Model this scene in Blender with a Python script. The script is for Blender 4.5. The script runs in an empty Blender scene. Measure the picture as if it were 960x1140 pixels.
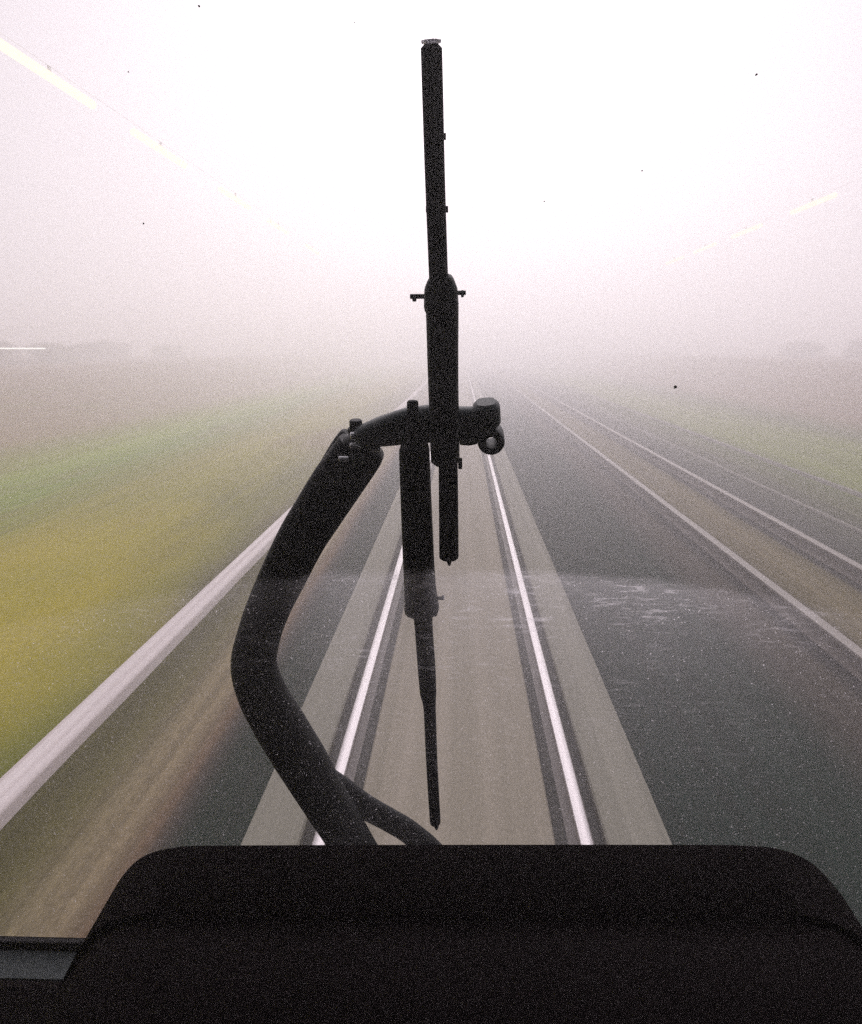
import bpy, bmesh, math, random
from mathutils import Vector, noise
R = math.radians
random.seed(7)
C = bpy.context.scene.collection
scene = bpy.context.scene

# ------------------------------------------------------------------ camera
CX, CZ = .03, 2.74                       # driver's eye above the rail tops
PITCH, YAW = math.atan(183/950), math.atan(34/950*math.cos(math.atan(183/950)))
cam_d = bpy.data.cameras.new('camera'); cam = bpy.data.objects.new('camera', cam_d); C.objects.link(cam)
cam.location = (CX, 0, CZ); cam.rotation_euler = (R(90) - PITCH, 0, YAW)
cam_d.sensor_fit = 'VERTICAL'; cam_d.sensor_height = 36; cam_d.lens = 30
cam_d.clip_start = .02; cam_d.clip_end = 2000
scene.camera = cam

# ------------------------------------------------------------------ sky, sun, exposure
FOG = .028
SUN_EL, SUN_ROT = R(24), R(1)
world = bpy.data.worlds.new('World'); scene.world = world; world.use_nodes = True
nt = world.node_tree; nt.nodes.clear()
out = nt.nodes.new('ShaderNodeOutputWorld'); bg = nt.nodes.new('ShaderNodeBackground'); bg.inputs[1].default_value = .15
sky = nt.nodes.new('ShaderNodeTexSky'); sky.sky_type = 'NISHITA'; sky.sun_disc = False
sky.sun_elevation = SUN_EL; sky.sun_rotation = SUN_ROT; sky.air_density = 1.; sky.dust_density = 6
hs = nt.nodes.new('ShaderNodeHueSaturation'); hs.inputs['Saturation'].default_value = .12
mx = nt.nodes.new('ShaderNodeMix'); mx.data_type = 'RGBA'; mx.blend_type = 'MULTIPLY'; mx.inputs[0].default_value = 1
mx.inputs[7].default_value = (1, .925, .985, 1)      # overcast: nearly colourless, faintly rosy cloud
nt.links.new(sky.outputs[0], hs.inputs['Color']); nt.links.new(hs.outputs[0], mx.inputs[6])
cl = nt.nodes.new('ShaderNodeMix'); cl.data_type = 'RGBA'; cl.inputs[0].default_value = .88      # an even sheet of cloud in front of the clear sky
cl.inputs[7].default_value = (6.3, 5.75, 6.2, 1)
nt.links.new(mx.outputs[2], cl.inputs[6]); nt.links.new(cl.outputs[2], bg.inputs[0]); nt.links.new(bg.outputs[0], out.inputs[0])
sd = bpy.data.lights.new('sun', 'SUN'); sd.energy = 1.6; sd.angle = R(40); sd.color = (1, .925, .955)
sun = bpy.data.objects.new('sun', sd); C.objects.link(sun)
sun.rotation_euler = (R(90) - SUN_EL, 0, R(180) - SUN_ROT)
vs = scene.view_settings; vs.view_transform = 'Standard'; vs.look = 'None'; vs.gamma = 1; vs.use_curve_mapping = False
vs.exposure = -.24
cy = scene.cycles
cy.volume_bounces = 6; cy.max_bounces = 10; cy.diffuse_bounces = 3; cy.transparent_max_bounces = 12
cy.use_denoising = False

# ------------------------------------------------------------------ helpers
def link(name, bm, mat, parent=None, smooth=True):
    me = bpy.data.meshes.new(name); bm.normal_update(); bm.to_mesh(me); bm.free()
    o = bpy.data.objects.new(name, me); C.objects.link(o)
    if mat: me.materials.append(mat)
    if smooth:
        for p in me.polygons: p.use_smooth = True
        try: me.set_sharp_from_angle(angle=R(38))
        except Exception: pass
    if parent: o.parent = parent
    return o
def tag(o, label=None, cat=None, group=None, kind=None):
    if label: o['label'] = label
    if cat: o['category'] = cat
    if group: o['group'] = group
    if kind: o['kind'] = kind
    return o
def empty(name, parent=None, loc=(0, 0, 0)):
    o = bpy.data.objects.new(name, None); C.objects.link(o); o.location = loc; o.empty_display_size = .1
    if parent: o.parent = parent
    return o
def box(bm, x0, x1, y0, y1, z0, z1, bevel=0):
    vs_ = [bm.verts.new((x, y, z)) for z in (z0, z1) for y in (y0, y1) for x in (x0, x1)]
    fs = [bm.faces.new([vs_[i] for i in q]) for q in ((0, 2, 3, 1), (4, 5, 7, 6), (0, 1, 5, 4), (2, 6, 7, 3), (0, 4, 6, 2), (1, 3, 7, 5))]
    if bevel:
        es = {e for f in fs for e in f.edges}
        bmesh.ops.bevel(bm, geom=list(es), offset=bevel, segments=3, affect='EDGES', profile=.5)
def profile_along_y(bm, pts, ys, wob=None):
    rows = []
    for y in ys:
        rows.append([bm.verts.new((x, y, z)) for x, z in pts])
    n = len(pts)
    for a, b in zip(rows, rows[1:]):
        for i in range(n):
            j = (i + 1) % n
            bm.faces.new((a[i], a[j], b[j], b[i]))
    bm.faces.new(rows[0]); bm.faces.new(list(reversed(rows[-1])))
    bmesh.ops.recalc_face_normals(bm, faces=bm.faces[:])
def ring_tube(bm, rings, cap=True):
    rows = [[bm.verts.new(p) for p in r] for r in rings]; n = len(rows[0])
    for a, b in zip(rows, rows[1:]):
        for i in range(n): bm.faces.new((a[i], a[(i+1) % n], b[(i+1) % n], b[i]))
    if cap: bm.faces.new(list(reversed(rows[0]))); bm.faces.new(rows[-1])
    bmesh.ops.recalc_face_normals(bm, faces=bm.faces[:])
def cyl(bm, a, b, r0, r1=None, n=20, bev=.0):
    a, b = Vector(a), Vector(b); r1 = r0 if r1 is None else r1
    d = (b - a).normalized(); u = d.orthogonal().normalized(); w = d.cross(u)
    def ring(c, r): return [c + (u*math.cos(2*math.pi*i/n) + w*math.sin(2*math.pi*i/n))*r for i in range(n)]
    L = (b - a).length
    if bev: rings = [ring(a, r0-bev), ring(a + d*bev, r0), ring(b - d*bev, r1), ring(b, r1-bev)]
    else: rings = [ring(a, r0), ring(b, r1)]
    ring_tube(bm, rings)

# ------------------------------------------------------------------ materials
def mat(name, col=(.5, .5, .5), rough=.7, metal=0, spec=.5):
    m = bpy.data.materials.new(name); m.use_nodes = True
    b = m.node_tree.nodes['Principled BSDF']
    b.inputs['Base Color'].default_value = (*col, 1); b.inputs['Roughness'].default_value = rough
    b.inputs['Metallic'].default_value = metal; b.inputs['Specular IOR Level'].default_value = spec
    return m
def N(m, t): return m.node_tree.nodes.new(t)
def L(m, a, b): m.node_tree.links.new(a, b)
def noise_tex(m, scale=(1, 1, 1), loc=(0, 0, 0), s=1, detail=4, rough=.55):
    tc = N(m, 'ShaderNodeTexCoord'); mp = N(m, 'ShaderNodeMapping'); mp.inputs['Scale'].default_value = scale; mp.inputs['Location'].default_value = loc
    nz = N(m, 'ShaderNodeTexNoise'); nz.inputs['Scale'].default_value = s; nz.inputs['Detail'].default_value = detail; nz.inputs['Roughness'].default_value = rough
    L(m, tc.outputs['Object'], mp.inputs[0]); L(m, mp.outputs[0], nz.inputs['Vector'])
    return nz
def math_(m, op, a, b=None, clamp=False):
    n = N(m, 'ShaderNodeMath'); n.operation = op; n.use_clamp = clamp
    for i, v in enumerate((a, b)):
        if v is None: continue
        if isinstance(v, (int, float)): n.inputs[i].default_value = v
        else: L(m, v, n.inputs[i])
    return n.outputs[0]
def ramp(m, fac, stops, interp='LINEAR'):
    r = N(m, 'ShaderNodeValToRGB'); cr = r.color_ramp; cr.interpolation = interp
    while len(cr.elements) < len(stops): cr.elements.new(.5)
    for e, (p, c) in zip(cr.elements, stops):
        e.position = p; e.color = (*c, 1) if len(c) == 3 else c
    L(m, fac, r.inputs[0]); return r.outputs[0]
def mix(m, fac, a, b, bt='MIX'):
    n = N(m, 'ShaderNodeMix'); n.data_type = 'RGBA'; n.blend_type = bt
    for i, v in ((0, fac), (6, a), (7, b)):
        if isinstance(v, (int, float)): n.inputs[i].default_value = v
        elif isinstance(v, tuple): n.inputs[i].default_value = (*v, 1)
        else: L(m, v, n.inputs[i])
    return n.outputs[2]
def bumped(m, h, strength=.4, dist=.02):
    b = N(m, 'ShaderNodeBump'); b.inputs['Strength'].default_value = strength; b.inputs['Distance'].default_value = dist
    L(m, h, b.inputs['Height']); L(m, b.outputs[0], m.node_tree.nodes['Principled BSDF'].inputs['Normal'])
def varied(name, c1, c2, scale=(1, 1, 1), s=5, rough=.8, bump=0, metal=0, spec=.5, detail=5, speck=0):
    m = mat(name, c1, rough, metal, spec)
    nz = noise_tex(m, scale, s=s, detail=detail)
    col = ramp(m, nz.outputs[0], [(.3, c1), (.7, c2)])
    if speck:
        n2 = noise_tex(m, (1, .35, 1), s=60, detail=3)
        k = ramp(m, n2.outputs[0], [(.3, (1-speck,)*3), (.7, (1+speck,)*3)])
        col = mix(m, 1., col, k, 'MULTIPLY')
    L(m, col, m.node_tree.nodes['Principled BSDF'].inputs['Base Color'])
    if bump:
        n3 = noise_tex(m, s=45, detail=4); bumped(m, n3.outputs[0], bump, .01)
    return m
# a surface whose colour runs in bands beside the track (position across the track through a ramp, edges frayed lengthways)
def banded(name, x0, x1, stops, wob=.12, streak=.25, fine=.16, rough=.95, bump=.5, patch=None, blot=None):
    m = mat(name, (.1, .1, .1), rough, 0, .03)
    tc = N(m, 'ShaderNodeTexCoord'); sp = N(m, 'ShaderNodeSeparateXYZ'); L(m, tc.outputs['Object'], sp.inputs[0])
    w1 = noise_tex(m, (.9, .09, 1), s=1.2, detail=3)
    off = math_(m, 'MULTIPLY', math_(m, 'SUBTRACT', w1.outputs[0], .5), wob*2)
    x = math_(m, 'ADD', sp.outputs[0], off)
    f = math_(m, 'DIVIDE', math_(m, 'SUBTRACT', x, x0), x1 - x0)
    col = ramp(m, f, [((p - x0)/(x1 - x0), c) for p, c in stops])
    s1 = noise_tex(m, (4.5, .035, 1), s=1.6, detail=5, rough=.6)
    k1 = ramp(m, s1.outputs[0], [(.3, (1-streak,)*3), (.7, (1+streak,)*3)])
    col = mix(m, 1., col, k1, 'MULTIPLY')
    s2 = noise_tex(m, (1, .3, 1), s=38, detail=4, rough=.7)
    k2 = ramp(m, s2.outputs[0], [(.32, (1-fine,)*3), (.68, (1+fine,)*3)])
    col = mix(m, 1., col, k2, 'MULTIPLY')
    if patch:
        for (c, thr, sc, loc) in patch:
            p = noise_tex(m, sc, loc=loc, s=1, detail=2)
            k = ramp(m, p.outputs[0], [(thr, (0, 0, 0)), (thr + .16, (1, 1, 1))])
            col = mix(m, math_(m, 'MULTIPLY', k, .75), col, c)
    if blot:
        cx_, wx, cy_, wy, bc = blot
        q1 = noise_tex(m, (.5, .16, 1), loc=(5, 2, 0), s=1, detail=3)
        qx = math_(m, 'DIVIDE', math_(m, 'SUBTRACT', sp.outputs[0], cx_), wx); qy = math_(m, 'DIVIDE', math_(m, 'SUBTRACT', sp.outputs[1], cy_), wy)
        rr = math_(m, 'ADD', math_(m, 'MULTIPLY', qx, qx), math_(m, 'MULTIPLY', qy, qy))
        kk = math_(m, 'SUBTRACT', math_(m, 'ADD', 1.0, math_(m, 'MULTIPLY', math_(m, 'SUBTRACT', q1.outputs[0], .5), 1.6)), rr, True)
        col = mix(m, kk, col, mix(m, 1., k2, bc, 'MULTIPLY'))
    L(m, col, m.node_tree.nodes['Principled BSDF'].inputs['Base Color'])
    if bump:
        bumped(m, s2.outputs[0], bump, .02)
    return m

M_ballast = banded('ballast', -3.2, 8.2, [
    (-3.1, (.075, .080, .020)), (-2.75, (.085, .080, .022)), (-2.45, (.11, .10, .035)), (-2.2, (.24, .20, .115)), (-1.98, (.25, .20, .12)),
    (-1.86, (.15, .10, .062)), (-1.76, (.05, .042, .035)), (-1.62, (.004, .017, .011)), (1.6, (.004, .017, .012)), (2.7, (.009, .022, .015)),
    (3.05, (.048, .042, .032)), (3.4, (.055, .046, .034)), (3.55, (.018, .018, .016)), (3.85, (.018, .018, .016)),  # dark stops at the near rail paint the shadow band beneath it
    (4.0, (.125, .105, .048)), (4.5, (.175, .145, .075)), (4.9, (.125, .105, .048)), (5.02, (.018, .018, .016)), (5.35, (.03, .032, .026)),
    (6.0, (.045, .05, .036)), (6.6, (.06, .065, .035)), (7.3, (.09, .10, .03)), (8.0, (.10, .13, .025))], wob=.06, streak=.34, fine=.22, bump=.8)
M_field_l = banded('meadow_left', -40, -2.8, [
    (-40, (.22, .14, .09)), (-20, (.24, .155, .09)), (-14, (.25, .165, .08)), (-12, (.22, .22, .02)), (-10, (.24, .33, .004)), (-8.4, (.17, .27, .002)),
    (-7.2, (.22, .24, .005)), (-6.6, (.27, .26, .005)), (-5.6, (.28, .27, .003)), (-4.7, (.25, .24, .003)), (-3.9, (.16, .165, .006)), (-3.3, (.13, .12, .025)), (-2.9, (.10, .09, .03))],
    wob=.9, streak=.22, fine=.2, bump=1, blot=(-5.2, 2.0, 8.0, 7.5, (.46, .38, .003)), patch=[((.17, .20, .004), .57, (.22, .07, 1), (3, 1, 0)), ((.21, .15, .05), .58, (.4, .09, 1), (9, 4, 0))])
M_field_r = banded('meadow_right', 7.5, 40, [
    (7.5, (.09, .11, .028)), (8.6, (.19, .23, .03)), (10.5, (.20, .24, .03)), (12.5, (.12, .13, .04)), (15, (.24, .15, .09)), (40, (.22, .14, .09))],
    wob=.7, streak=.25, fine=.2, bump=1)
M_earth = varied('earth', (.10, .075, .05), (.13, .12, .05), s=.05)
M_slab = varied('slab_concrete', (.24, .22, .165), (.35, .315, .25), scale=(4.5, .03, 1), s=1.5, rough=.9, bump=.25, speck=.10, spec=.1)
M_slab2 = varied('slab_edge', (.21, .205, .165), (.305, .295, .24), scale=(7, .03, 1), s=1.5, rough=.9, bump=.25, speck=.10, spec=.1)
M_channel = varied('dark_channel', (.020, .022, .019), (.035, .035, .03), scale=(2, .2, 1), s=3, rough=.9, bump=.4)  # one dark tone across the sunken channels beside the rails
M_rail = varied('rail_steel_polished', (.30, .285, .29), (.40, .375, .385), scale=(30, .1, 1), s=1, rough=.34, metal=1)
M_web = varied('rail_web', (.12, .10, .09), (.17, .15, .14), scale=(1, .3, 4), s=6, rough=.6, metal=.0)
M_rail2 = varied('rail_worn_top', (.24, .22, .19), (.32, .29, .26), scale=(30, .1, 1), s=1, rough=.6, metal=0)
M_webd = varied('rail_web_dark', (.055, .042, .033), (.085, .068, .055), scale=(1, .3, 4), s=6, rough=.8)
M_trough = varied('trough_concrete', (.62, .55, .54), (.90, .84, .83), scale=(9, .06, 1), s=2, rough=.8, bump=.2, speck=.06)
M_kerb = varied('kerb_concrete', (.15, .145, .115), (.22, .21, .17), scale=(3, .1, 1), s=2, rough=.85, bump=.2, speck=.08)

# ------------------------------------------------------------------ setting
def sheet(name, m, xs, ys, zf):
    bm = bmesh.new()
    rows = [[bm.verts.new((x, y, zf(x, y))) for x in xs] for y in ys]
    for a, b in zip(rows, rows[1:]):
        for i in range(len(xs) - 1): bm.faces.new((a[i], a[i+1], b[i+1], b[i]))
    return tag(link(name, bm, m), kind='structure')
def frange(a, b, n): return [a + (b - a)*i/n for i in range(n + 1)]
ys_long = frange(-30, 60, 120) + frange(62, 400, 60)[0:]
sheet('ground', M_earth, frange(-400, 400, 8), frange(-60, 700, 8), lambda x, y: -.75)
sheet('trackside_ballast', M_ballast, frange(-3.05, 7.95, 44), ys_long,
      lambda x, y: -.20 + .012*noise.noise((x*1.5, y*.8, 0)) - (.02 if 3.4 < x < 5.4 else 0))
def bank(d):
    q = max(0., min(1., d/9.)); return 1.7*q*q*(3 - 2*q)
def zl(x, y):
    d = max(0, -2.95 - x)
    return -.19 + .10*min(1, d/1.5) + .14*noise.noise((x*.25, y*.07, 3))*min(1, d) + bank(d - 10.5)
def zr(x, y):
    d = max(0, x - 7.9)
    return -.20 + .12*noise.noise((x*.25, y*.07, 8))*min(1, d) + .05*min(d, 6) + bank(d - 6.5)
sheet('grass_field_left', M_field_l, frange(-60, -18, 14) + frange(-17.5, -3.0, 60), ys_long, zl)
sheet('grass_field_right', M_field_r, frange(7.9, 22, 56) + frange(23, 60, 12), ys_long, zr)

Y0, Y1 = -12, 330
def strip(name, m, x0, x1, z0, z1, bev=.012):
    bm = bmesh.new()
    profile_along_y(bm, [(x0, z0), (x0, z1-bev), (x0+bev, z1), (x1-bev, z1), (x1, z1-bev), (x1, z0)], frange(Y0, Y1, 60))
    return link(name, bm, m)
# concrete slab track: a centre panel, two outer panels, two dark sunken rail channels
GA = .755
tag(strip('track_slab_centre', M_slab, -.60, .60, -.32, -.105), kind='structure')
tag(strip('track_slab_edge_left', M_slab2, -1.24, -.90, -.32, -.10), kind='structure')
tag(strip('track_slab_edge_right', M_slab2, .90, 1.28, -.32, -.10), kind='structure')
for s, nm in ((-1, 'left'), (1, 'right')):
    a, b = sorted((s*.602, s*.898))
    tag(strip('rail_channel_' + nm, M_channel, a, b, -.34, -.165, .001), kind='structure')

RAILP = [(-.070, -.172), (-.070, -.160), (-.022, -.143), (-.009, -.130), (-.009, -.048), (-.041, -.036), (-.041, -.008), (-.037, -.002)]
RAILP = RAILP + [(-x, z) for x, z in reversed(RAILP)]
def rail(x, top, web, label, dz=0.0, wide=1.):
    t = empty('rail', loc=(x, Y0, dz)); t.scale.x = wide; tag(t, label, 'rail', 'running rails of the two tracks')
    bm = bmesh.new(); profile_along_y(bm, RAILP, frange(0, Y1 - Y0, 60)); o = link('rail_web', bm, web, t)
    bm = bmesh.new()
    profile_along_y(bm, [(-.0390, -.0045), (-.028, .001), (0, .002), (.028, .001), (.0390, -.0045), (.036, -.006), (-.036, -.006)], frange(.01, Y1 - Y0 - .01, 60))
    link('running_surface', bm, top, t)
    return t
rail(-GA, M_rail, M_web, 'left bright steel rail set in the concrete slab of our own track')
rail(GA, M_rail, M_web, 'right bright steel rail set in the concrete slab of our own track')
rail(3.73, M_rail2, M_webd, 'dull rail of the neighbouring track, the one closer to our track', -.02, 1.6)
rail(5.17, M_rail2, M_webd, 'dull rail of the neighbouring track, the one next to the grass', -.02, 1.6)

def kerb(name, label, cat, x0, x1, z0, z1, m, bev=.02):
    bm = bmesh.new()
    profile_along_y(bm, [(x0, z0), (x0, z1-bev), (x0+bev*.4, z1-bev*.3), (x0+bev, z1), (x1-bev, z1), (x1-bev*.4, z1-bev*.3), (x1, z1-bev), (x1, z0)], frange(Y0, Y1, 60))
    return tag(link(name, bm, m), label, cat)
kerb('cable_trough', 'long pale concrete cable trough between the left meadow and the track', 'cable trough', -3.05, -2.81, -.35, -.09, M_trough)
kerb('concrete_kerb', 'narrow grey kerb just right of the second track', 'kerb', 6.47, 6.55, -.35, -.16, M_kerb)
kerb('cable_duct', 'thin pale duct at the edge of the right-hand meadow', 'cable duct', 7.98, 8.06, -.35, -.11, M_kerb)

# ------------------------------------------------------------------ autumn bushes along both sides, deep in the fog
M_twig = varied('dry_leaves', (.24, .17, .14), (.34, .25, .21), s=3, rough=.9)
M_twig2 = varied('olive_leaves', (.20, .18, .11), (.30, .26, .17), s=3, rough=.9)
M_bark = varied('bark', (.17, .14, .12), (.24, .20, .18), s=8, rough=.95)
def bush_meshes(seed, H):
    rnd = random.Random(seed)
    bt = bmesh.new(); bl = bmesh.new(); tips = []
    def limb(a, d, ln, r, lev):
        b = a + d*ln
        cyl(bt, a, b, r, r*.6, n=6)
        if lev == 0: tips.append(b); return
        tips.append(b)
        for k in range(rnd.choice((3, 4))):
            nd = (d + Vector((rnd.uniform(-.8, .8), rnd.uniform(-.8, .8), rnd.uniform(-.2, .5)))).normalized()
            limb(b if k else a + d*ln*.6, nd, ln*rnd.uniform(.6, .8), r*.55, lev-1)
    for k in range(4):
        limb(Vector((rnd.uniform(-.2, .2), rnd.uniform(-.2, .2), 0)), Vector((rnd.uniform(-.5, .5), rnd.uniform(-.5, .5), 1)).normalized(), H*.30, .05, 3)
    for k in range(70):      # low shoots fill the bush down to the grass
        a_ = rnd.uniform(0, 6.28); q_ = rnd.random()**.5*1.5
        tips.append(Vector((q_*math.cos(a_), q_*math.sin(a_), rnd.uniform(.1, 1.9)*(1.25 - q_*.5))))
    for t in tips:
        for i in range(26):
            c = t + Vector((rnd.gauss(0, .22), rnd.gauss(0, .22), rnd.gauss(0, .2)))
            if c.z < .05: c.z = .05 + rnd.random()*.3
            u = Vector((rnd.gauss(0, 1), rnd.gauss(0, 1), rnd.gauss(0, 1))).normalized(); w = u.orthogonal().normalized()
            s = rnd.uniform(.05, .10)
            bl.faces.new([bl.verts.new(c + u*s), bl.verts.new(c + w*s*.6), bl.verts.new(c - u*s), bl.verts.new(c - w*s*.6)])
    return bt, bl
protos = []
for k in range(4):
    bt, bl = bush_meshes(30 + k, 3.2)
    a = bpy.data.meshes.new('stems'); bt.to_mesh(a); bt.free(); a.materials.append(M_bark)
    b = bpy.data.meshes.new('foliage'); bl.to_mesh(b); bl.free(); b.materials.append(M_twig2 if k == 3 else M_twig)
    protos.append((a, b))
spots = []
for i in range(13): spots.append((-29 - 6*random.random(), 26 + i*5.2 + random.uniform(-1, 1), 'l', i))
for i in range(13): spots.append((30.0 + 6*random.random(), 34 + i*5.2 + random.uniform(-1, 1), 'r', i))
ORD = ['nearest', 'second', 'third', 'fourth', 'fifth', 'sixth', 'seventh', 'eighth', 'ninth', 'tenth', 'eleventh', 'twelfth', 'farthest']
for (x, y, s, i) in spots:
    k = random.randrange(4)
    t = empty('autumn_bush', loc=(x, y, (zl if s == 'l' else zr)(x, y) - .03))
    t.rotation_euler.z = random.uniform(0, 6.28); q = random.uniform(.75, 1.15); t.scale = (q*1.15, q*1.15, q*.62)
    tag(t, '%s brown autumn bush in the fog, counted along the %s meadow' % (ORD[i], 'left' if s == 'l' else 'right'), 'bush', 'autumn bushes beyond the %s meadow' % ('left' if s == 'l' else 'right'))
    for nm, me in zip(('stem', 'foliage'), protos[k]):
        o = bpy.data.objects.new(nm, me); C.objects.link(o); o.parent = t

# ------------------------------------------------------------------ glowing tubes shaped as light streaks over the line
def emis(name, col, st):
    m = bpy.data.materials.new(name); m.use_nodes = True; n = m.node_tree; n.nodes.clear()
    o = n.nodes.new('ShaderNodeOutputMaterial'); e = n.nodes.new('ShaderNodeEmission'); e.inputs[0].default_value = (*col, 1); e.inputs[1].default_value = st
    n.links.new(e.outputs[0], o.inputs[0]); return m
M_glow = emis('warm_streak', (1, .85, .66), 1.72)
M_white = emis('white_streak', (1, .97, .93), 1.6)
M_fit = mat('fitting_paint', (.75, .74, .72), .5)
bmT = bmesh.new(); cyl(bmT, (0, -1.7, 0), (0, 1.7, 0), .08, n=14, bev=.02); tube_me = bpy.data.meshes.new('tube'); bmT.to_mesh(tube_me); bmT.free(); tube_me.materials.append(M_glow)  # long glowing tube, shaped to draw a streak of light in the air
bmF = bmesh.new(); box(bmF, -.012, .012, -.05, .05, .09, .174, .003)

fit_me = bpy.data.meshes.new('fitting'); bmF.to_mesh(fit_me); bmF.free(); fit_me.materials.append(M_fit)
ZL = 7.2
def streak_row(x, ys, side):
    for i, y in enumerate(ys):
        t = empty('light_streak', loc=(x, y, ZL))
        tag(t, '%s warm tube shaped as a light streak in the row over the %s meadow' % (ORD[i], side), 'light streak', 'warm tubes shaped as light streaks on the %s' % side)
        for nm, me in (('tube', tube_me), ('fitting', fit_me)):
            o = bpy.data.objects.new(nm, me); C.objects.link(o); o.parent = t
    # carrying wire on two slim masts, one behind the train and one lost in the fog
    t = empty('carrying_wire', loc=(x, -8, 0)); tag(t, 'thin pale wire that carries the %s row of light-streak tubes' % side, 'wire')
    bm = bmesh.new(); cyl(bm, (0, .0, ZL + .17), (0, 138, ZL + .17), .003, n=6); link('wire', bm, M_fit, t)
    for yy in (0, 138):
        bm = bmesh.new(); cyl(bm, (0, yy, -.7), (0, yy, ZL + .6), .09, .06, n=14); link('mast', bm, M_fit, t)
streak_row(-6.9, [15.2, 20.6, 27.2, 33.4, 41.0, 95.0], 'left')
streak_row(11.1, [28.8, 35.2, 41.0, 46.6, 89.0], 'right')

t = empty('post_streak', loc=(-12.2, 16.5, zl(-12.2, 16.5) - .02)); tag(t, 'slim white tube shaped as a light streak, on a post in the left meadow', 'light streak')
hz = 2.76 - t.location.z
bm = bmesh.new(); cyl(bm, (0, 0, 0), (0, 0, hz + .1), .05, .04, n=12); cyl(bm, (0, 0, hz), (2.6, 0, hz), .022, .014, n=10); link('post', bm, M_fit, t)
bm = bmesh.new(); cyl(bm, (.3, 0, hz - .035), (5.4 - 1.2, 0, hz - .035), .02, .012, n=10, bev=.005); link('tube', bm, M_white, t)  # glowing tube shaped as the white light streak; its post is added

# ------------------------------------------------------------------ pixel of the photograph -> point on the windscreen plane (cab parts are laid out on that real plane)
FPX = 950.
def ray(px, py):
    x = (px - 480)/FPX; y = -(py - 570)/FPX
    cp, sp = math.cos(PITCH), math.sin(PITCH); c, s = math.cos(YAW), math.sin(YAW)
    dy = cp + y*sp; dz = -sp + y*cp
    return Vector((x*c - dy*s, x*s + dy*c, dz))
EYE = Vector((CX, 0, CZ)); GN = Vector((0, 1, .2)).normalized()
GP = Vector((0, .85, CZ))
def W(px, py, off=0):
    d = ray(px, py); t_ = (GP + GN*off - EYE).dot(GN)/d.dot(GN); return EYE + d*t_
def depth(px, py, off): return (W(px, py, off) - EYE).length/ray(px, py).length
def gz(z, off=0): return .85 - .2*(z - CZ) + off*1.02      # y of the plane at height z

M_black = varied('wiper_paint', (.006, .008, .010), (.010, .013, .015), s=30, rough=.6, spec=.18)
M_rubber = mat('rubber', (.006, .007, .009), .75, 0, .12)
M_chrome = mat('zinc', (.75, .76, .78), .35, .6)
M_cast = varied('cast_knuckle', (.012, .022, .024), (.02, .034, .036), s=20, rough=.6, spec=.3)

def sweep(pts, off, th, m, name, parent, n=20, p=3.2, closed_round=True):
    """pts: (px, py, half width px) down a bar; th: its thickness away from the glass"""
    cs = [W(a, b, off) for a, b, h in pts]
    hw = [h/FPX*depth(a, b, off) for a, b, h in pts]
    # resample smoothly
    P, Hh = [], []
    K = len(cs)
    for i in range(K - 1):
        p0, p1, p2, p3 = cs[max(i-1, 0)], cs[i], cs[i+1], cs[min(i+2, K-1)]
        h0, h1, h2, h3 = hw[max(i-1, 0)], hw[i], hw[i+1], hw[min(i+2, K-1)]
        S = 6 if K > 3 else 2
        for k in range(S):
            t_ = k/S
            cr = lambda a, b, c, d: .5*((2*b) + (c-a)*t_ + (2*a-5*b+4*c-d)*t_*t_ + (3*b-a-3*c+d)*t_**3)
            P.append(cr(p0, p1, p2, p3)); Hh.append(max(.0006, h1 + (h2-h1)*t_))
    P.append(cs[-1]); Hh.append(hw[-1])
    rings = []
    for i, c in enumerate(P):
        tg = (P[min(i+1, len(P)-1)] - P[max(i-1, 0)]).normalized()
        sd_ = tg.cross(GN).normalized()
        T = min(th, Hh[i]*1.6) if th > Hh[i]*3 else th
        def ringat(c, a, b):
            r = []
            for k in range(n):
                an = 2*math.pi*k/n; ca, sa = math.cos(an), math.sin(an)
                r.append(c + sd_*a*math.copysign(abs(ca)**(2/p), ca) + GN*b*math.copysign(abs(sa)**(2/p), sa))
            return r
        e = min(Hh[i], T/2)*.3
        if 0 < i < len(P)-1 and min((c - P[0]).length, (c - P[-1]).length) < e*1.15: continue
        if i == 0: rings.append(ringat(c - tg*0, Hh[i]-e, T/2-e)); rings.append(ringat(c + tg*e, Hh[i], T/2)); continue
        if i == len(P)-1: rings.append(ringat(c - tg*e, Hh[i], T/2)); rings.append(ringat(c, Hh[i]-e, T/2-e)); continue
        rings.append(ringat(c, Hh[i], T/2))
    bm = bmesh.new(); ring_tube(bm, rings)
    return link(name, bm, m, parent)
M_clip = mat('pale_end_cap', (.85, .84, .88), .6); M_clip.node_tree.nodes['Principled BSDF'].inputs['Transmission Weight'].default_value = .7
def bolt(px, py, off, r, ln, m, name, parent, axis='n', n=6):
    c = W(px, py, off); ax = {'n': GN, 'x': Vector((1, 0, 0)), 'z': Vector((0, -.2, 1)).normalized()}[axis]
    bm = bmesh.new(); cyl(bm, c - ax*ln/2, c + ax*ln/2, r, n=n, bev=r*.18); return link(name, bm, m, parent)

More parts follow.
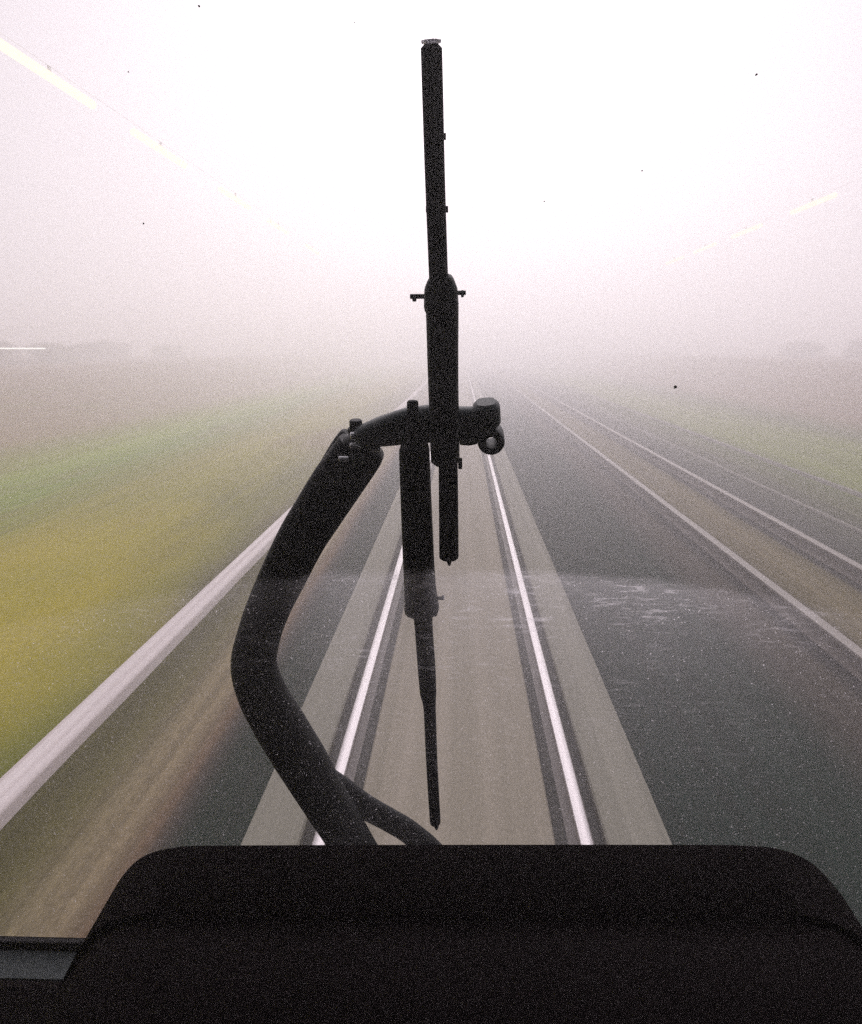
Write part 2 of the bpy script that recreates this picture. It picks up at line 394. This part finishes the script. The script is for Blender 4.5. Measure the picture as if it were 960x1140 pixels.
# ------------------------------------------------------------------ the wiper (a pantograph pair of arms, two blades, outside the glass)
# pivot in the train's front wall, hidden below the window
wiper = empty('windscreen_wiper', loc=(0, 0, 0))
tag(wiper, 'black two-armed windscreen wiper parked upright outside the cab window', 'wiper')
arm = sweep([(406, 490, 23), (400, 503, 28), (376, 537, 29), (356, 568, 28), (336, 600, 27), (316, 640, 26), (301, 672, 24.5), (290, 702, 24), (283, 738, 25),
       (292, 772, 27), (312, 808, 29), (335, 846, 29), (363, 893, 26), (390, 937, 24), (425, 1000, 24), (440, 1030, 24)], .085, .040, M_black, 'main_arm', wiper)
tag(arm, 'thick bent arm with an elbow at its left')
lk = sweep([(388, 482, 8), (376, 498, 8.5), (352, 540, 9), (322, 590, 9), (300, 640, 9), (281, 690, 9), (273, 738, 10), (288, 785, 11), (320, 828, 12), (352, 858, 13),
       (380, 878, 14), (405, 897, 14), (432, 912, 13), (458, 928, 13), (486, 955, 14), (500, 990, 14)], .118, .022, M_black, 'link_arm', wiper)
tag(lk, 'slimmer second arm that splits off at the bottom')
# yoke joining arms and blades
yoke = sweep([(396, 487, 9), (410, 484, 13), (432, 479, 17), (456, 474, 20), (490, 471, 21), (512, 472, 19), (530, 472, 19), (536, 472, 18)], .062, .030, M_cast, 'yoke', wiper)
sweep([(388, 480, 4), (405, 476, 4), (425, 468, 5), (448, 462, 5), (470, 458, 5)], .082, .012, M_cast, 'upper_strut', yoke)
sweep([(541, 447, 15), (542, 460, 15.4), (543.3, 474, 14.6)], .060, .042, M_cast, 'knuckle', yoke)
def eye(px, py, off, ro, ri, ln, m, name, parent):
    c = W(px, py, off); u = Vector((1, 0, 0)); w = GN.cross(u).normalized(); s = depth(px, py, off)/FPX; ro *= s; ri *= s; n = 28
    bm = bmesh.new(); prof = [(ri, -ln/2), (ro*.92, -ln/2), (ro, -ln/2*.8), (ro, ln/2*.8), (ro*.92, ln/2), (ri, ln/2)]
    rows = [[bm.verts.new(c + (u*math.cos(2*math.pi*k/n) + w*math.sin(2*math.pi*k/n))*r + GN*z) for k in range(n)] for r, z in prof]
    for i in range(len(rows)):
        a, b = rows[i], rows[(i+1) % len(rows)]
        for k in range(n): bm.faces.new((a[k], a[(k+1) % n], b[(k+1) % n], b[k]))
    bmesh.ops.recalc_face_normals(bm, faces=bm.faces[:])
    return link(name, bm, m, parent)
eye(546.5, 487.5, .060, 15, 6.3, .036, M_cast, 'eyelet', yoke)
sweep([(513, 489, 6), (522, 491, 5), (531, 489, 5)], .058, .02, M_cast, 'lug', yoke)
bolt(396.5, 477, .075, .0072, .020, M_black, 'pivot_nut', yoke, 'z', 12)
for (bx, by, rr) in ((396.5, 485, .0042), (396, 496.5, .0034), (418, 500, .003)):
    bolt(bx, by, .060, rr, .012, M_chrome, 'washer', yoke, 'x', 12)
bolt(383, 511, .058, .0035, .011, M_chrome, 'screw', yoke, 'x', 10)
bolt(399, 512, .058, .0062, .012, M_cast, 'collar', yoke, 'x', 14)

def blade(label): 
    b = empty('wiper_blade', wiper); tag(b, label); return b
b1 = blade('longer blade that sticks up high above the yoke')
sweep([(480.4, 50, 12), (482, 110, 11.8), (484.5, 200, 11.2), (488.5, 312, 10.6)], .026, .022, M_rubber, 'squeegee', b1)
sweep([(480.2, 44, 11.2), (480.4, 49, 11.4)], .026, .019, M_clip, 'end_clip', b1)
sweep([(489.5, 304, 10), (490.5, 312, 15), (491, 322, 18.5), (491.5, 340, 19.5), (492.5, 350, 18.2), (493.5, 420, 17), (496, 516, 16)], .030, .034, M_black, 'holder', b1)
sweep([(499, 510, 10.5), (499.5, 560, 10.8), (500, 622, 10.8)], .026, .022, M_rubber, 'squeegee_end', b1)
sweep([(500, 620, 5), (500.3, 626, 2.5), (500.4, 630, .8)], .026, .008, M_rubber, 'tip', b1)
bolt(465.5, 330, .036, .0024, .016, M_black, 'bolt', b1, 'x', 8); bolt(461.5, 332, .036, .0034, .004, M_cast, 'bolt_head', b1, 'x', 6)
bolt(511, 326, .036, .0022, .014, M_black, 'bolt', b1, 'x', 8); bolt(515, 327, .036, .0036, .003, M_cast, 'bolt_head', b1, 'x', 6)
bolt(512.5, 516, .030, .0022, .012, M_black, 'stud', b1, 'z', 8)
for (ex, ey) in ((494.8, 152), (497.3, 233), (476, 233)): bolt(ex, ey, .030, .0016, .006, M_rubber, 'rivet', b1, 'z', 8)
b2 = blade('shorter blade that hangs down lower left of the yoke')
sweep([(459.5, 446, 6.3), (459.8, 470, 6.8), (460, 500, 8)], .034, .018, M_rubber, 'squeegee_top', b2)
sweep([(460.5, 492, 15.5), (461.5, 505, 17), (463.5, 560, 17.2), (467, 640, 17.5), (469, 668, 18.5), (469.5, 676, 19.5), (470, 684, 18)], .036, .034, M_black, 'holder', b2)
sweep([(470.5, 678, 11), (472, 700, 10), (475, 742, 10), (476.8, 770, 9.2), (478.5, 788, 6.8), (481, 850, 6.3), (484.5, 910, 6), (485.8, 916, 5)], .026, .018, M_rubber, 'squeegee', b2)
sweep([(485.8, 914, 4.5), (486, 920, 2.4), (486.2, 924, .8)], .026, .006, M_rubber, 'tip', b2)
bolt(489, 666, .036, .0022, .012, M_black, 'bolt', b2, 'x', 8); bolt(493.5, 665, .036, .0028, .003, M_chrome, 'bolt_head', b2, 'x', 6)
bolt(456, 683, .036, .003, .008, M_black, 'stud', b2, 'z', 8); bolt(484, 682, .036, .003, .008, M_black, 'stud', b2, 'z', 8)
# shafts that carry the arms, running back into the train's nose
for (px_, py_, of) in ((440, 1030, .085), (500, 990, .118)):
    c = W(px_, py_, of); bm = bmesh.new(); cyl(bm, c + GN*.03, (c.x, c.y - of - .10, c.z - .0), .017, n=18, bev=.003); link('shaft', bm, M_chrome, wiper)

# ------------------------------------------------------------------ the train cab
cab = empty('train_cab', loc=(0, 0, 0)); tag(cab, 'dark driving cab of a train, seen from the driver seat', 'train')
M_shell = varied('cab_lining', (.012, .012, .013), (.018, .017, .018), s=4, rough=.85, spec=.2)
M_dash = varied('dash_plastic', (.0075, .0052, .0058), (.0095, .0068, .0075), s=18, rough=.9, spec=.02)
M_ledge = varied('ledge_plastic', (.050, .062, .064), (.066, .080, .080), s=25, rough=.6, spec=.3)
M_seal = mat('window_seal', (.006, .005, .006), .8, 0, .1)
M_body = varied('body_paint', (.025, .026, .028), (.035, .036, .038), s=3, rough=.6)
ZB, ZT, XW = 1.950, 3.40, 1.16
def slab_pl(bm, x0, x1, z0, z1, o0, o1):
    """box lying along the windscreen plane"""
    vs_ = [bm.verts.new((x, gz(z, o), z)) for z in (z0, z1) for o in (o0, o1) for x in (x0, x1)]
    for q in ((0, 2, 3, 1), (4, 5, 7, 6), (0, 1, 5, 4), (2, 6, 7, 3), (0, 4, 6, 2), (1, 3, 7, 5)): bm.faces.new([vs_[i] for i in q])
bm = bmesh.new()
slab_pl(bm, -1.36, -XW, ZB, ZT, -.06, .015); slab_pl(bm, XW, 1.36, ZB, ZT, -.06, .015); slab_pl(bm, -1.36, 1.36, ZT, 3.62, -.06, .015)
slab_pl(bm, -1.36, 1.36, .45, ZB - .0125, -.010, .015); link('front_wall', bm, M_body, cab, False)
bm = bmesh.new(); box(bm, -1.36, 1.36, -2.2, .625, 3.62, 3.70); link('roof', bm, M_shell, cab, False)
for s in (-1, 1):
    bm = bmesh.new(); a, b = sorted((s*1.361, s*1.42)); box(bm, a, b, -2.2, .60, .45, 3.70)
    box(bm, a, b, .60, .83, .45, 2.60)
    link('side_wall', bm, M_shell, cab, False)
bm = bmesh.new(); box(bm, -1.36, 1.36, -2.2, -2.12, .45, 3.62); link('rear_wall', bm, M_shell, cab, False)
bm = bmesh.new(); box(bm, -1.36, 1.36, -2.119, 1.05, 1.05, 1.12); link('cab_floor', bm, M_shell, cab, False)
for s in (-1, 1):
    w_ = empty('wheel', cab, (s*GA, -.6, .463))
    bm = bmesh.new(); cyl(bm, (-.065, 0, 0), (.065, 0, 0), .46, n=48, bev=.01); link('tyre', bm, M_webd, w_)
bm = bmesh.new(); cyl(bm, (-GA + .066, -.6, .463), (GA - .066, -.6, .463), .08, n=20); box(bm, -.5, .5, -.9, -.3, .544, .60); box(bm, -.15, .15, -.75, -.45, .60, 1.049); link('axle', bm, M_webd, cab)

# window rubber and pane
bm = bmesh.new()
slab_pl(bm, -XW, XW, ZB - .012, ZB + .0055, -.0105, .001); slab_pl(bm, -XW, -XW + .02, ZB + .006, ZT - .02, -.02, .02)
slab_pl(bm, XW - .02, XW, ZB + .006, ZT - .02, -.02, .02); slab_pl(bm, -XW, XW, ZT - .02, ZT, -.02, .02)
seal = link('window_seal', bm, M_seal, cab, False)

def glass_material():
    m = bpy.data.materials.new('windscreen_glass'); m.use_nodes = True; n = m.node_tree; n.nodes.clear()
    o = N(m, 'ShaderNodeOutputMaterial'); tr = N(m, 'ShaderNodeBsdfTransparent'); tr.inputs[0].default_value = (.985, .985, .985, 1)
    gl = N(m, 'ShaderNodeBsdfGlossy'); gl.inputs['Roughness'].default_value = .03; gl.inputs['Color'].default_value = (1, 1, 1, 1)
    m1 = N(m, 'ShaderNodeMixShader'); m1.inputs[0].default_value = .015
    L(m, tr.outputs[0], m1.inputs[1]); L(m, gl.outputs[0], m1.inputs[2]); L(m, m1.outputs[0], o.inputs[0])
    return m
M_glass = glass_material()
bm = bmesh.new(); slab_pl(bm, -XW + .021, XW - .021, ZB + .0061, ZT - .021, -.008, -.002); pane = link('windscreen', bm, M_glass, cab, False)
tag(pane, 'clear windscreen with dust streaks below a curved wiped edge')

def dirt_material():
    m = bpy.data.materials.new('windscreen_dirt'); m.use_nodes = True; n = m.node_tree; n.nodes.clear()
    o = N(m, 'ShaderNodeOutputMaterial'); tr = N(m, 'ShaderNodeBsdfTransparent')
    tl = N(m, 'ShaderNodeBsdfTranslucent'); tl.inputs[0].default_value = (.78, .76, .80, 1)
    tc = N(m, 'ShaderNodeTexCoord'); sp = N(m, 'ShaderNodeSeparateXYZ'); L(m, tc.outputs['Object'], sp.inputs[0])
    X, Z = sp.outputs[0], sp.outputs[2]
    # wiped arc: highest in the middle (z0 at x0), lower to the sides
    z0, x0, R0 = W(600, 632).z, W(520, 632).x, 1.05
    dx = math_(m, 'SUBTRACT', X, x0)
    arc = math_(m, 'SUBTRACT', z0, math_(m, 'MULTIPLY', math_(m, 'MULTIPLY', dx, dx), .27))
    wv = noise_tex(m, (14, 1, 14), s=1, detail=3)
    e = math_(m, 'ADD', math_(m, 'SUBTRACT', arc, Z), math_(m, 'MULTIPLY', math_(m, 'SUBTRACT', wv.outputs[0], .5), .012))   # >0 below the arc
    below = ramp(m, math_(m, 'DIVIDE', e, .012, True), [(0, (0, 0, 0)), (1, (1, 1, 1))])
    band = ramp(m, math_(m, 'DIVIDE', e, .30, True), [(0, (1, 1, 1)), (.05, (.8,)*3), (.15, (.5,)*3), (.45, (.2,)*3), (1, (.06,)*3)])
    body = math_(m, 'MULTIPLY', below, band)
    # left fades: dirt reaches from x ~340 px to 900 px
    xl, xr = W(330, 650).x, W(930, 680).x
    side = math_(m, 'MULTIPLY', ramp(m, math_(m, 'DIVIDE', math_(m, 'SUBTRACT', X, xl - .02), .06, True), [(0, (.25,)*3), (1, (1, 1, 1))]),
                 ramp(m, math_(m, 'DIVIDE', math_(m, 'SUBTRACT', xr, X), .2, True), [(0, (.25,)*3), (1, (1, 1, 1))]))
    film = math_(m, 'MULTIPLY', math_(m, 'MULTIPLY', body, side), .25)
    st = noise_tex(m, (30, 1, 190), s=1, detail=5, rough=.7)
    streak = ramp(m, st.outputs[0], [(.52, (0, 0, 0)), (.72, (1, 1, 1))])
    cl = noise_tex(m, (9, 1, 14), loc=(2, 0, 5), s=1, detail=2)
    clus = ramp(m, cl.outputs[0], [(.42, (0, 0, 0)), (.62, (1, 1, 1))])
    str_ = math_(m, 'MULTIPLY', math_(m, 'MULTIPLY', math_(m, 'MULTIPLY', streak, clus), math_(m, 'MULTIPLY', body, side)), 1.2)
    vo = N(m, 'ShaderNodeTexVoronoi'); vo.voronoi_dimensions = '2D'; mp = N(m, 'ShaderNodeMapping'); mp.inputs['Scale'].default_value = (60, 60, 1)
    cb = N(m, 'ShaderNodeCombineXYZ'); L(m, X, cb.inputs[0]); L(m, Z, cb.inputs[1])
    dn = noise_tex(m, (60, 1, 60), s=1.5, detail=3)
    av = N(m, 'ShaderNodeVectorMath'); av.operation = 'MULTIPLY_ADD'; av.inputs[1].default_value = (.012,)*3
    L(m, dn.outputs['Color'], av.inputs[0]); L(m, cb.outputs[0], av.inputs[2])
    L(m, av.outputs[0], mp.inputs[0]); L(m, mp.outputs[0], vo.inputs['Vector'])
    near = ramp(m, vo.outputs['Distance'], [(.06, (1, 1, 1)), (.22, (0, 0, 0))])
    hv = N(m, 'ShaderNodeSeparateColor'); L(m, vo.outputs['Color'], hv.inputs[0])
    pick = ramp(m, hv.outputs[0], [(.86, (0, 0, 0)), (.90, (.3,)*3), (1, (1, 1, 1))])
    sk = math_(m, 'MULTIPLY', near, pick)
    low = math_(m, 'ADD', math_(m, 'ADD', math_(m, 'MULTIPLY', body, .7), math_(m, 'MULTIPLY', below, .35)), .02)
    speck = math_(m, 'MULTIPLY', math_(m, 'MULTIPLY', sk, low), 1.5)
    tot = math_(m, 'ADD', math_(m, 'ADD', film, str_), speck, True)
    tot = math_(m, 'MAXIMUM', tot, .001)
    ms = N(m, 'ShaderNodeMixShader'); L(m, tot, ms.inputs[0]); L(m, tr.outputs[0], ms.inputs[1]); L(m, tl.outputs[0], ms.inputs[2]); L(m, ms.outputs[0], o.inputs[0])
    return m
bm = bmesh.new()
bm.faces.new([bm.verts.new((x, gz(z, .0005), z)) for x, z in ((-XW + .021, ZB + .0061), (XW - .021, ZB + .0061), (XW - .021, ZT - .021), (-XW + .021, ZT - .021))])
dirt = link('dust_film', bm, dirt_material(), pane, False)
M_fly = mat('dried_splash', (.30, .27, .27), .8)
M_drop = mat('water_drop', (.8, .8, .85), .1)
def splat(px, py, r, m, name='dirt_speck'):
    c = W(px, py, .0008); u = Vector((1, 0, 0)); v = GN.cross(u).normalized(); bm = bmesh.new(); n = 11; s = depth(px, py, 0)/FPX
    k0 = random.random()*9
    ringo = [bm.verts.new(c + (u*math.cos(6.283*k/n) + v*math.sin(6.283*k/n))*r*s*(.7 + .6*noise.noise((k*.9, k0, 0)))) for k in range(n)]
    top = bm.verts.new(c + GN*r*s*.4)
    for k in range(n): bm.faces.new((ringo[k], ringo[(k+1) % n], top))
    bm.faces.new(list(reversed(ringo)))
    link(name, bm, m, pane)
for px_, py_, r_ in ((752, 431, 3.8), (842, 83, 2.6), (715, 190, 1.7), (160, 249, 2.0), (222, 7, 2.4), (143, 80, 1.6), (606, 224, 1.4), (395, 25, 1.3)): splat(px_, py_, r_*.75, M_fly)

# dashboard: ledge under the glass, body, instrument hood
dash = empty('dashboard', cab)
yb = gz(ZB - .03, -.02)
def prism_x(bm, prof, x0, x1):
    a = [bm.verts.new((x0, y, z)) for y, z in prof]; b = [bm.verts.new((x1, y, z)) for y, z in prof]; n = len(prof)
    for i in range(n): bm.faces.new((a[i], a[(i+1) % n], b[(i+1) % n], b[i]))
    bm.faces.new(list(reversed(a))); bm.faces.new(b); bmesh.ops.recalc_face_normals(bm, faces=bm.faces[:])
yl = gz(ZB, -.012)
bm = bmesh.new(); prism_x(bm, [(yl, ZB - .006), (yl - .043, ZB - .013), (yl - .048, ZB - .035), (yl, ZB - .04)], -1.13, 1.13); link('ledge', bm, M_ledge, dash, False)
bm = bmesh.new(); prism_x(bm, [(yl - .049, ZB - .011), (yl - .063, ZB - .009), (.62, ZB - .10), (.50, 1.76), (.46, 1.55), (.46, 1.121), (yl - .049, 1.121)], -1.13, 1.13); link('desk', bm, M_dash, dash, False)
# hood outline traced on a vertical plane across the cab, then pulled back towards the driver
YH = .74
def H(px, py, y=YH):
    d = ray(px, py); t_ = y/d.y; return (EYE + d*t_)
OUT = [(60, 1230), (78, 1150), (92, 1090), (105, 1045), (120, 1005), (140, 970), (163, 949), (195, 940), (240, 937.5), (480, 936.5), (760, 936.5), (830, 937.5), (868, 942), (900, 956),
       (926, 982), (945, 1010), (958, 1050), (972, 1110), (990, 1200), (1000, 1230)]
def smooth_line(p, S=6):
    q = []
    for i in range(len(p) - 1):
        a, b, c, d = p[max(i-1, 0)], p[i], p[i+1], p[min(i+2, len(p)-1)]
        for k in range(S):
            t_ = k/S
            q.append(tuple(.5*(2*b[j] + (c[j]-a[j])*t_ + (2*a[j]-5*b[j]+4*c[j]-d[j])*t_*t_ + (3*b[j]-a[j]-3*c[j]+d[j])*t_**3) for j in (0, 1)))
    return q + [p[-1]]
prof = [(H(a, b).x, H(a, b).z) for a, b in smooth_line(OUT)]
cxh = (prof[0][0] + prof[-1][0])/2; czh = 1.85
bm = bmesh.new(); rings = []
for (y, sc, dz) in ((YH, .985, -.006), (YH - .006, 1, 0), (YH - .10, .995, -.003), (YH - .105, .985, -.007), (YH - .13, .984, -.008), (YH - .135, .985, -.005), (YH - .30, .93, -.014), (YH - .31, .91, -.02)):
    rings.append([Vector((cxh + (x - cxh)*sc, y, z + dz)) for x, z in prof])
ring_tube(bm, rings); link('instrument_hood', bm, M_dash, dash)

# ------------------------------------------------------------------ the fog
mh = bpy.data.materials.new('haze'); mh.use_nodes = True; n = mh.node_tree; n.nodes.clear()
o_ = n.nodes.new('ShaderNodeOutputMaterial'); v_ = n.nodes.new('ShaderNodeVolumePrincipled')
v_.inputs['Color'].default_value = (.998, .982, .994, 1); v_.inputs['Density'].default_value = FOG; v_.inputs['Anisotropy'].default_value = .6
n.links.new(v_.outputs[0], o_.inputs['Volume'])
bm = bmesh.new(); box(bm, -410, 410, -70, 710, -1.75, 9.2); tag(link('haze', bm, mh, None, False), kind='stuff')
